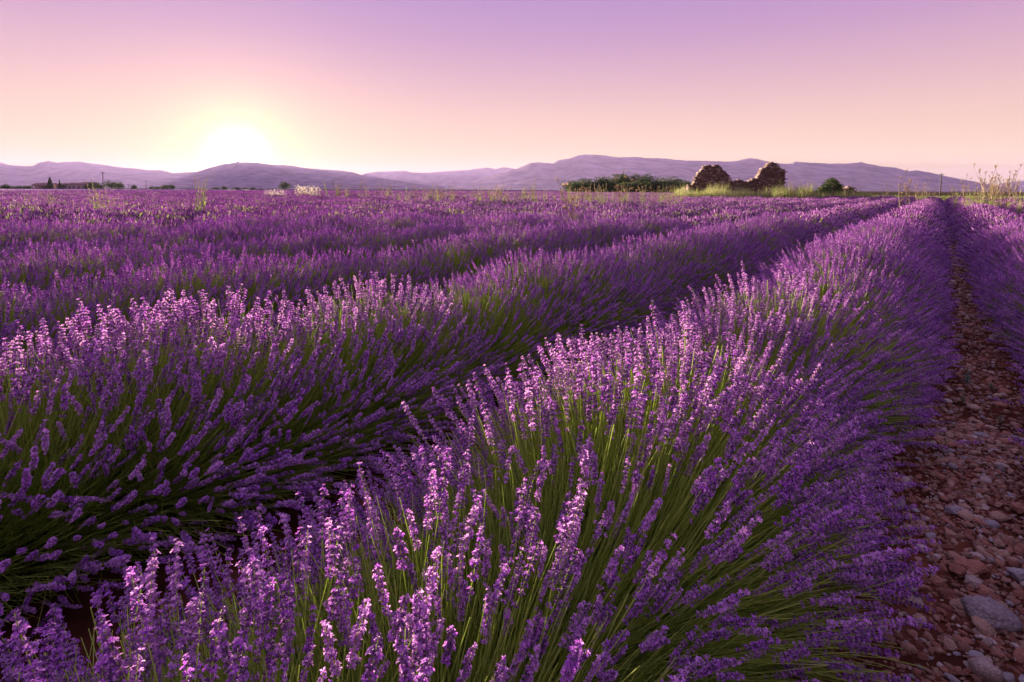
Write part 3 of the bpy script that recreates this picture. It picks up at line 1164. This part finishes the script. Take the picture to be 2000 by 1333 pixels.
upole(200.5, 336, 250, .16, .9, 'utility pole with a crossarm behind the trees at the left')
upole(285, 352, 330, .13, 0, 'thin bare pole on the horizon left of the sun')
upole(251, 360, 345, .13, .7, 'smallest pole on the far left horizon beside the lone round tree')
upole(650, 352, 170, .16, 0, 'short post on the horizon right of the white weeds')
upole(1838, 339, 190, .2, .8, 'utility pole at the end of the path on the right', lean=.03)

# ------------------------------------------------------------------ stone ruins
m_rs = M('ruin_stone', (0, 0, 0), rough=0.9, noise_scale=2.5, stops=[(0.0, (0.10, 0.05, 0.035)), (0.35, (0.12, 0.07, 0.055)), (0.7, (0.19, 0.12, 0.10)), (1.0, (0.34, 0.26, 0.23))])
m_mort = M('ruin_core', (0.07, 0.04, 0.03), (0.11, 0.06, 0.045), 0.95, noise_scale=3)


def stone_wall(name, parent, p0, p1, prof, thick=.6, seed=0, stone=.19):
    """dry stone wall from p0 to p1 (local xy); prof = [(fraction, height)]"""
    rr = np.random.default_rng(seed)
    p0, p1 = np.array(p0, float), np.array(p1, float)
    L = np.linalg.norm(p1 - p0)
    ux = np.append((p1 - p0) / L, 0)
    uy = np.array([-ux[1], ux[0], 0])
    rot = np.stack([ux, uy, (0, 0, 1)], 1)
    org = np.append(p0, 0)
    fx = [a * L for a, _ in prof]
    fz = [b for _, b in prof]
    hgt = lambda x: float(np.interp(x, fx, fz))
    mb = MB()
    z = 0.0
    while z < max(fz):
        ch = rr.uniform(.08, .135)
        x = rr.uniform(-.15, 0)
        while x < L:
            wd = stone * rr.uniform(.6, 1.9)
            top_ = hgt(min(max(x + wd / 2, 0), L)) + rr.normal(0, .05)
            if z + ch < top_:
                pr = rr.uniform(-.02, .075)
                c = ch * rr.uniform(.8, 1.0)
                dz = rr.normal(0, .012)
                V = np.array([[a, b, c2] for c2 in (z + dz, z + dz + c) for b in (-pr, thick + pr) for a in (x + .012, x + wd - .012)])
                V += rr.normal(0, .018, V.shape)
                V = V @ rot.T + org
                mb.add(V, [(0, 2, 3, 1), (4, 5, 7, 6), (0, 1, 5, 4), (2, 6, 7, 3), (0, 4, 6, 2), (1, 3, 7, 5)], 0, rr.uniform(0, 1))
            x += wd
        z += ch
    # the rubble core, recessed behind the faces
    n_ = 40
    V = []
    for i in range(n_ + 1):
        x = L * i / n_
        h = max(hgt(x) - .22, .1)
        for y, zz_ in ((.05, 0), (thick - .05, 0), (.05, h), (thick - .05, h)):
            V.append(rot @ np.array([min(max(x, .06), L - .06), y, zz_]) + org)
    Fc = []
    for i in range(n_):
        a, b = i * 4, (i + 1) * 4
        Fc += [(a, b, b + 2, a + 2), (b + 1, a + 1, a + 3, b + 3), (a + 2, b + 2, b + 3, a + 3)]
    Fc += [(0, 2, 3, 1), (n_ * 4, n_ * 4 + 1, n_ * 4 + 3, n_ * 4 + 2)]
    mb.add(V, Fc, 1, .5)
    o = ob(name, mb.mesh(name, [m_rs, m_mort]), parent)
    o['kind'] = 'stuff'
    return o


RY = 60.0


def rp(px, py, Y=RY):
    p = at_depth(px, py, Y)
    return p.x, p.z


def prof_from(pts, x0, x1, Y=RY):
    return [((rp(px, py, Y)[0] - x0) / (x1 - x0), rp(px, py, Y)[1]) for px, py in pts]


rx = rp(1350, 350)[0]
ruin = ob('stone_ruin', None, None, (rx, RY, 0))
tag(ruin, 'ruined stone hut with two crumbling gable walls beyond the lavender', 'stone ruin')
GL = [(1352, 362), (1358, 348), (1362, 338), (1370, 330), (1378, 322), (1387, 320), (1394, 324), (1400, 320), (1406, 323), (1413, 331), (1421, 338), (1428, 344), (1432, 351)]
xl0, xl1 = rp(1352, 0)[0], rp(1432, 0)[0]
stone_wall('gable_wall', ruin, (xl0 - rx, 0), (xl1 - rx, 0), prof_from(GL, xl0, xl1), .6, 1)
ML = [(1432, 351), (1440, 350), (1447, 349), (1455, 351), (1463, 353), (1470, 351), (1477, 348)]
xm1 = rp(1477, 0)[0]
stone_wall('low_wall', ruin, (xl1 - rx + .02, .1), (xm1 - rx - .02, .1), prof_from(ML, xl1, xm1), .5, 2)
GR_ = [(1477, 348), (1478, 341), (1484, 332), (1491, 326), (1498, 319), (1504, 316), (1512, 317), (1519, 323), (1527, 330), (1535, 336), (1539, 340)]
xr1 = rp(1539, 0)[0]
stone_wall('gable_wall', ruin, (xm1 - rx, -.4), (xr1 - rx, -.4), prof_from(GR_, xm1, xr1), .65, 3)
stone_wall('side_wall', ruin, (xr1 - rx - .02, .27), (xr1 - rx + .9, 4.0), [(0, 2.9), (.3, 2.5), (.6, 1.6), (1, 1.0)], .55, 4)
stone_wall('side_wall', ruin, (xl0 - rx + .62, .62), (xl0 - rx + .2, 4.5), [(0, 1.9), (.4, 1.5), (1, .9)], .55, 5)

Y2 = 62.0
rx2 = rp(1595, 350, Y2)[0]
ruin2 = ob('stone_ruin', None, None, (rx2, Y2, 0))
tag(ruin2, 'low reddish gable fragment right of the big ruin, half hidden by a bush', 'stone ruin')
xa, xb = rp(1592, 0, Y2)[0], rp(1681, 0, Y2)[0]
stone_wall('gable_wall', ruin2, (xa - rx2, 0), (xb - rx2, 0), prof_from([(1592, 378), (1605, 368), (1618, 357), (1630, 352), (1640, 358), (1650, 371), (1655, 365), (1662, 363), (1670, 367), (1681, 376)], xa, xb, Y2), .6, 6)
# ivy mound over its left slope
mb = MB()
sh = MB()
xi0 = at_depth(1596, 370, 61.2)
IV = [(1594, 377), (1604, 367), (1614, 356), (1622, 350), (1630, 350), (1638, 357), (1646, 368), (1652, 377)]
ivx = [at_depth(p[0], p[1], 61.2).x - xi0.x for p in IV]
ivz = [at_depth(p[0], p[1], 61.2).z for p in IV]
for i in range(5200):
    x = rng.uniform(ivx[0], ivx[-1])
    h = float(np.interp(x, ivx, ivz)) * (1 + .1 * fbm(x * 2, 3.3))
    z = h * (1 - rng.random() ** 1.6 * .95)
    y = .45 + rng.normal(0, .32) - .35 * (1 - z / h)
    e = rng.normal(size=3)
    e /= np.linalg.norm(e)
    f2 = np.cross(e, rng.normal(size=3))
    f2 /= np.linalg.norm(f2)
    q = np.array([x, y, z])
    sz = rng.uniform(.04, .09)
    mb.add([q - e * sz, q + f2 * sz * .7, q + e * sz, q - f2 * sz * .7], [(0, 1, 2, 3)], 0, rng.random())
for k in range(5):
    x = ivx[1] + k * .45
    tube(sh, [(x, .1, 0), (x + .1, .15, .8), (x + .25, .3, float(np.interp(x, ivx, ivz)) * .8)], [.05, .035, .01], 5)
r = ob('ivy_bush', None, None, (xi0.x, 60.9, 0))
tag(r, 'dark ivy bush growing over the low ruin on the right', 'bush')
ob('trunk', sh.mesh('trunk', [m_bark]), r)
ob('crown', mb.mesh('crown', [m_treeleaf]), r)['kind'] = 'stuff'

# ------------------------------------------------------------------ weeds and grasses standing above the lavender
m_green = M('weed_green', (0.16, 0.25, 0.05), (0.36, 0.42, 0.14), 0.7, 0.4, rand=.4)
m_dry = M('dry_stalk', (0.26, 0.20, 0.11), (0.46, 0.38, 0.25), 0.8, 0.25, rand=.4)
m_white = M('white_seed_head', (0.70, 0.66, 0.58), (0.88, 0.85, 0.80), 0.8, 0.45)
m_gold = M('golden_seed', (0.40, 0.27, 0.12), (0.62, 0.45, 0.24), 0.8, 0.5)


def grass_plant(seed):
    """upright leafy stems with narrow seed spikes, unit height"""
    rr = np.random.default_rng(seed)
    a, b = MB(), MB()
    for k in range(rr.integers(3, 7)):
        lx, ly = rr.normal(0, .07, 2)
        H = rr.uniform(.65, 1)
        f = lambda u: np.array([lx * u * (1 + u) + .02 * math.sin(k), ly * u * (1 + u), u * H])
        tube(a, [f(0), f(.5), f(1)], [.0045, .0035, .002], 3, 0, rr.random())
        for j in range(16):
            u = rr.uniform(.25, .9)
            g = rr.uniform(0, 6.28)
            ln = rr.uniform(.05, .15) * (1.3 - u)
            d = np.array([math.cos(g), math.sin(g), rr.uniform(.5, 1.5)])
            sd = np.array([-math.sin(g), math.cos(g), 0]) * .007
            p = f(u)
            a.add([p, p + d * ln * .5 + sd, p + d * ln, p + d * ln * .5 - sd], [(0, 1, 2, 3)], 0, rr.random())
        for j in range(16):
            u = rr.uniform(.78, 1.02)
            g = rr.uniform(0, 6.28)
            d = np.array([math.cos(g) * .5, math.sin(g) * .5, 1]) * .03
            p = f(u)
            b.add([p, p + d * .5 + np.array([.007, 0, 0]), p + d, p + d * .5 - np.array([.007, 0, 0])], [(0, 1, 2, 3)], 0, rr.random())
    return a, b


def umbel_plant(seed, spread=.3, cnt=5, hs=1.0):
    """dry branching stalk carrying open umbels, unit height"""
    rr = np.random.default_rng(seed)
    a, b = MB(), MB()
    lx = rr.normal(0, .07)
    f = lambda u: np.array([lx * u * u + .015 * math.sin(u * 9), .04 * u * math.sin(seed), u * .78])
    us = np.linspace(0, 1, 6)
    tube(a, [f(u) for u in us], [.011 - .007 * u for u in us], 4, 0, .5)
    tips = [f(1)]
    for k in range(cnt + 3):
        u = rr.uniform(.45, .95)
        g = rr.uniform(0, 6.28)
        ln = rr.uniform(.14, .34) * spread / .3
        p0 = f(u)
        p1 = p0 + np.array([math.cos(g) * .4, math.sin(g) * .4, .45]) * ln
        p2 = p1 + np.array([math.cos(g) * .25, math.sin(g) * .25, .75]) * ln
        tube(a, [p0, p1, p2], [.005, .004, .0025], 3, 0, .6)
        tips.append(p2)
    for p in tips:
        for j in range(12):
            g = rr.uniform(0, 6.28)
            q = p + np.array([math.cos(g) * rr.uniform(.2, 1), math.sin(g) * rr.uniform(.2, 1), rr.uniform(1.0, 1.4)]) * .038
            tube(a, [p, q], [.0016, .001], 3, 0, .7)
            e = rr.normal(size=(3, 3)) * .0048 * hs
            b.add([q + e[0], q + e[1], q + e[2], q - e[0]], [(0, 1, 2), (0, 3, 1)], 0, rr.random())
    for j in range(14):                             # wilted leaves low on the stalk
        u = rr.uniform(.15, .55)
        g = rr.uniform(0, 6.28)
        ln = rr.uniform(.05, .12)
        d = np.array([math.cos(g), math.sin(g), rr.uniform(-.2, .9)])
        sd = np.array([-math.sin(g), math.cos(g), 0]) * .01
        p = f(u)
        b.add([p, p + d * ln * .5 + sd, p + d * ln, p + d * ln * .5 - sd], [(0, 1, 2, 3)], 1, rr.random())
    top = max(x[:, 2].max() for x in b.v)
    for q in (a, b):
        q.v = [x / np.array([1.25, 1.25, top]) for x in q.v]
    return a, b


GP = []
for i in range(5):
    a, b = grass_plant(50 + i)
    GP.append((a.mesh('stems', [m_green]), b.mesh('seed_spikes', [m_dry])))
UP = []
for i in range(5):
    a, b = umbel_plant(60 + i)
    UP.append((a.mesh('stalk', [m_dry]), b.mesh('seed_heads', [m_gold, m_green])))
UW = []
for i in range(3):
    a, b = umbel_plant(70 + i, .42, 14, 3.6)
    me_a = a.mesh('stalk', [m_dry])
    bb = b.mesh('flower_heads', [m_white, m_green])
    UW.append((me_a, bb))


def weed(kind, px, yb, yt, label, group, name=None, lean=0.0, canopy=.62):
    """stands in the lavender: yb is where it leaves the canopy in the photograph, yt its top"""
    p = on_z(px, yb, canopy)
    Y = p.y
    top = at_depth(px, yt, Y)
    H = max(top.z, .8)
    pr = {'grass': GP, 'umbel': UP, 'white': UW}[kind]
    a, b = pr[int(rng.integers(len(pr)))]
    nm = name or {'grass': 'tall_grass_plant', 'umbel': 'dry_umbel_weed', 'white': 'white_flowering_weed'}[kind]
    r = ob(nm, None, None, (p.x, Y, 0))
    tag(r, label, 'weed', group)
    wd = H * (1.0 if kind != 'grass' else .75)
    r.scale = (wd, wd, H)
    r.rotation_euler = (rng.normal(0, .04), lean + rng.normal(0, .04), rng.uniform(0, 6.28))
    n1, n2 = {'grass': ('stems', 'seed_spikes'), 'umbel': ('stalk', 'seed_heads'), 'white': ('stalk', 'flower_heads')}[kind]
    ob(n1, a, r)
    o2 = ob(n2, b, r)
    if kind != 'grass':
        o2['kind'] = 'stuff'
    else:
        r.children[0]['kind'] = 'stuff'
        o2['kind'] = 'stuff'
    return r


notable = [
    ('umbel', 1217, 412, 333, 'tall dry branching weed with green base in front of the grove'),
    ('umbel', 1922, 406, 318, 'tallest pale dry umbel weed left of the golden clump at the right'),
    ('umbel', 1950, 404, 335, 'golden dry umbel weed in the clump at the right edge, lower one'),
    ('umbel', 1966, 408, 320, 'golden dry umbel weed in the clump at the right edge, tallest one'),
    ('umbel', 1940, 400, 338, 'golden dry umbel weed at the left side of the clump near the right edge'),
    ('umbel', 1879, 402, 338, 'slender dry umbel weed between the pole and the golden clump'),
    ('umbel', 1757, 412, 332, 'tall dark branching weed left of the path end'),
    ('umbel', 1725, 394, 353, 'small thin umbel weed alone left of the path end'),
    ('umbel', 1550, 392, 352, 'first umbel weed at the right foot of the big ruin'),
    ('umbel', 1568, 394, 352, 'second umbel weed right of the big ruin'),
    ('umbel', 1652, 392, 350, 'thin umbel weed between the bush and the low ruin fragment'),
    ('grass', 386, 416, 345, 'tall hooked green weed left of the sun'),
    ('grass', 395, 414, 344, 'tall thin weed right beside the hooked one left of the sun'),
    ('grass', 200, 412, 350, 'tall grassy weed in front of the left utility pole'),
    ('grass', 219, 414, 368, 'grassy weed between the tree pair and the field on the left'),
    ('grass', 233, 414, 376, 'short grassy weed right of the one by the tree pair'),
    ('grass', 258, 410, 382, 'single grassy weed below the lone round tree'),
    ('grass', 39, 412, 378, 'grassy weed near the left edge'),
    ('grass', 100, 398, 372, 'grassy weed in front of the tall cypress'),
    ('grass', 55, 412, 386, 'first short pale weed near the left edge'),
    ('grass', 1050, 400, 350, 'tall dark thin weed left of the grove'),
    ('grass', 985, 400, 356, 'green weed with leafy stem above the middle of the field'),
    ('grass', 936, 402, 350, 'tall thin weed in the middle of the far field'),
]
G_W = 'weeds standing above the lavender'
for kd, px, yb, yt, lab in notable:
    weed(kd, px, yb, yt, lab, G_W)
for i in range(9):
    weed('umbel', 1930 + i * 6 + rng.uniform(-2, 2), 402 + rng.uniform(-3, 4), 350 - rng.uniform(0, 14), 'small golden umbel weed inside the dense clump at the right edge', 'golden umbel weeds at the right edge')
# the leaning pale weed in front of the grove
weed('umbel', 1135, 450, 328, 'pale dry weed leaning to the right in front of the grove', G_W, lean=.28)
for px, yt in ((1768, 355), (1778, 350), (1789, 356), (1800, 352), (1808, 358), (1816, 362)):
    weed('umbel', px, 398, yt, 'dark umbel weed in the cluster just left of the path end', 'umbel weeds left of the path end')
for i in range(16):
    weed('white', 582 + i * 2.5 + rng.uniform(-1, 1), 383 + rng.uniform(-3, 4), 364 + rng.uniform(-3, 5), 'white flowering weed at the %s of the bright clump right of the sun' % ['left end', 'centre left', 'centre right', 'right end'][i // 4], 'white flowering weeds right of the sun')
for i in range(8):
    weed('white', 520 + i * 5, 384 + rng.uniform(-2, 3), 371 + rng.uniform(-2, 3), 'white flowering weed in the small clump under the lone round tree', 'white flowering weeds under the lone tree')
for i in range(88):
    px = 622 + rng.random() ** .8 * 480
    yb = 386 + (px - 640) / 480 * 10 + rng.uniform(-5, 8)
    kd, hh = ('grass' if rng.random() < .75 else 'umbel'), rng.uniform(16, 36)
    zn = 'right of the white clump' if px < 760 else 'above the middle left of the field' if px < 880 else 'at the middle of the horizon' if px < 1000 else 'just left of the grove'
    weed(kd, px, yb, yb - hh, '%s %s %s' % ('short' if hh < 24 else 'tall' if hh > 30 else 'medium high', {'grass': 'green leafy weed', 'umbel': 'dry umbel weed'}[kd], zn), 'weeds scattered across the middle of the field')
for i in range(70):
    px = rng.uniform(1100, 1330)
    yb = rng.uniform(392, 404)
    kd, hh = ('grass' if rng.random() < .8 else 'umbel'), rng.uniform(18, 42)
    zn = 'left end' if px < 1160 else 'middle' if px < 1260 else 'right end'
    weed(kd, px, yb, yb - hh, '%s %s in front of the %s of the grove' % ('short' if hh < 26 else 'tall' if hh > 34 else 'medium high', {'grass': 'green leafy weed', 'umbel': 'dry umbel weed'}[kd], zn), 'weeds in front of the grove')
for i in range(30):
    px = rng.uniform(1850, 2010)
    yb = rng.uniform(396, 410)
    kd, hh = ('grass' if rng.random() < .7 else 'umbel'), rng.uniform(20, 46)
    zn = 'just right of the path end' if px < 1890 else 'left of the golden clump near the right edge' if px < 1935 else 'around the golden clump at the right edge'
    weed(kd, px, yb, yb - hh, '%s %s %s' % ('short' if hh < 29 else 'tall' if hh > 38 else 'medium high', {'grass': 'green leafy weed', 'umbel': 'dry umbel weed'}[kd], zn), 'weeds at the right edge')
for i in range(12):
    px = 30 + i * 32 + rng.uniform(-10, 10)
    weed('grass', px, 408 + rng.uniform(-6, 6), 392 + rng.uniform(-8, 4), '%s short pale weed from the left edge, standing in the left part of the field' % (LEFT_ORD + ['eleventh', 'twelfth'])[i], 'short weeds on the left of the field')


def grass_patch(name, x0, x1, y0, y1, n, hmin, hmax, label, mats, zb=0.0):
    mb = MB()
    for i in range(n):
        px = rng.uniform(x0, x1)
        Y = rng.uniform(y0, y1)
        p = at_depth(px, 380, Y)
        cl = .55 + .9 * max(0, fbm(p.x * .5, Y * .3, 9) + .35)
        H = rng.uniform(hmin, hmax) * cl
        lx, ly = rng.normal(0, .16, 2) * H
        g = rng.uniform(0, 6.28)
        sd = np.array([math.cos(g), math.sin(g), 0]) * .012
        b0 = np.array([p.x, Y, zb])
        b1 = b0 + np.array([lx * .35, ly * .35, H * .6])
        b2 = b0 + np.array([lx, ly, H])
        m_ = 0 if rng.random() < .68 else 1
        mb.add([b0 - sd, b0 + sd, b1 + sd, b1 - sd, b2], [(0, 1, 2, 3), (3, 2, 4)], m_, rng.random())
    o = ob(name, mb.mesh(name, mats))
    tag(o, label, 'grass', kind='stuff')


grass_patch('tall_grass', 1318, 1420, 48, 57, 5200, .8, 1.6, 'tall green and straw coloured grass in front of the left gable of the ruin', [m_green, m_dry])
grass_patch('tall_grass', 1420, 1520, 50, 58, 3600, .7, 1.5, 'tall grass in front of the low wall and right gable', [m_green, m_dry])
grass_patch('tall_grass', 1510, 1585, 46, 57, 4800, .9, 1.9, 'tall green grass at the right foot of the ruin', [m_green, m_dry])
grass_patch('tall_grass', 1585, 1700, 50, 60, 4000, .6, 1.3, 'grass in front of the low ruin fragment', [m_green, m_dry])
grass_patch('meadow_grass', 1560, 2080, 68, 120, 9000, .25, .5, 'short green meadow grass beyond the end of the rows', [m_green, m_green])
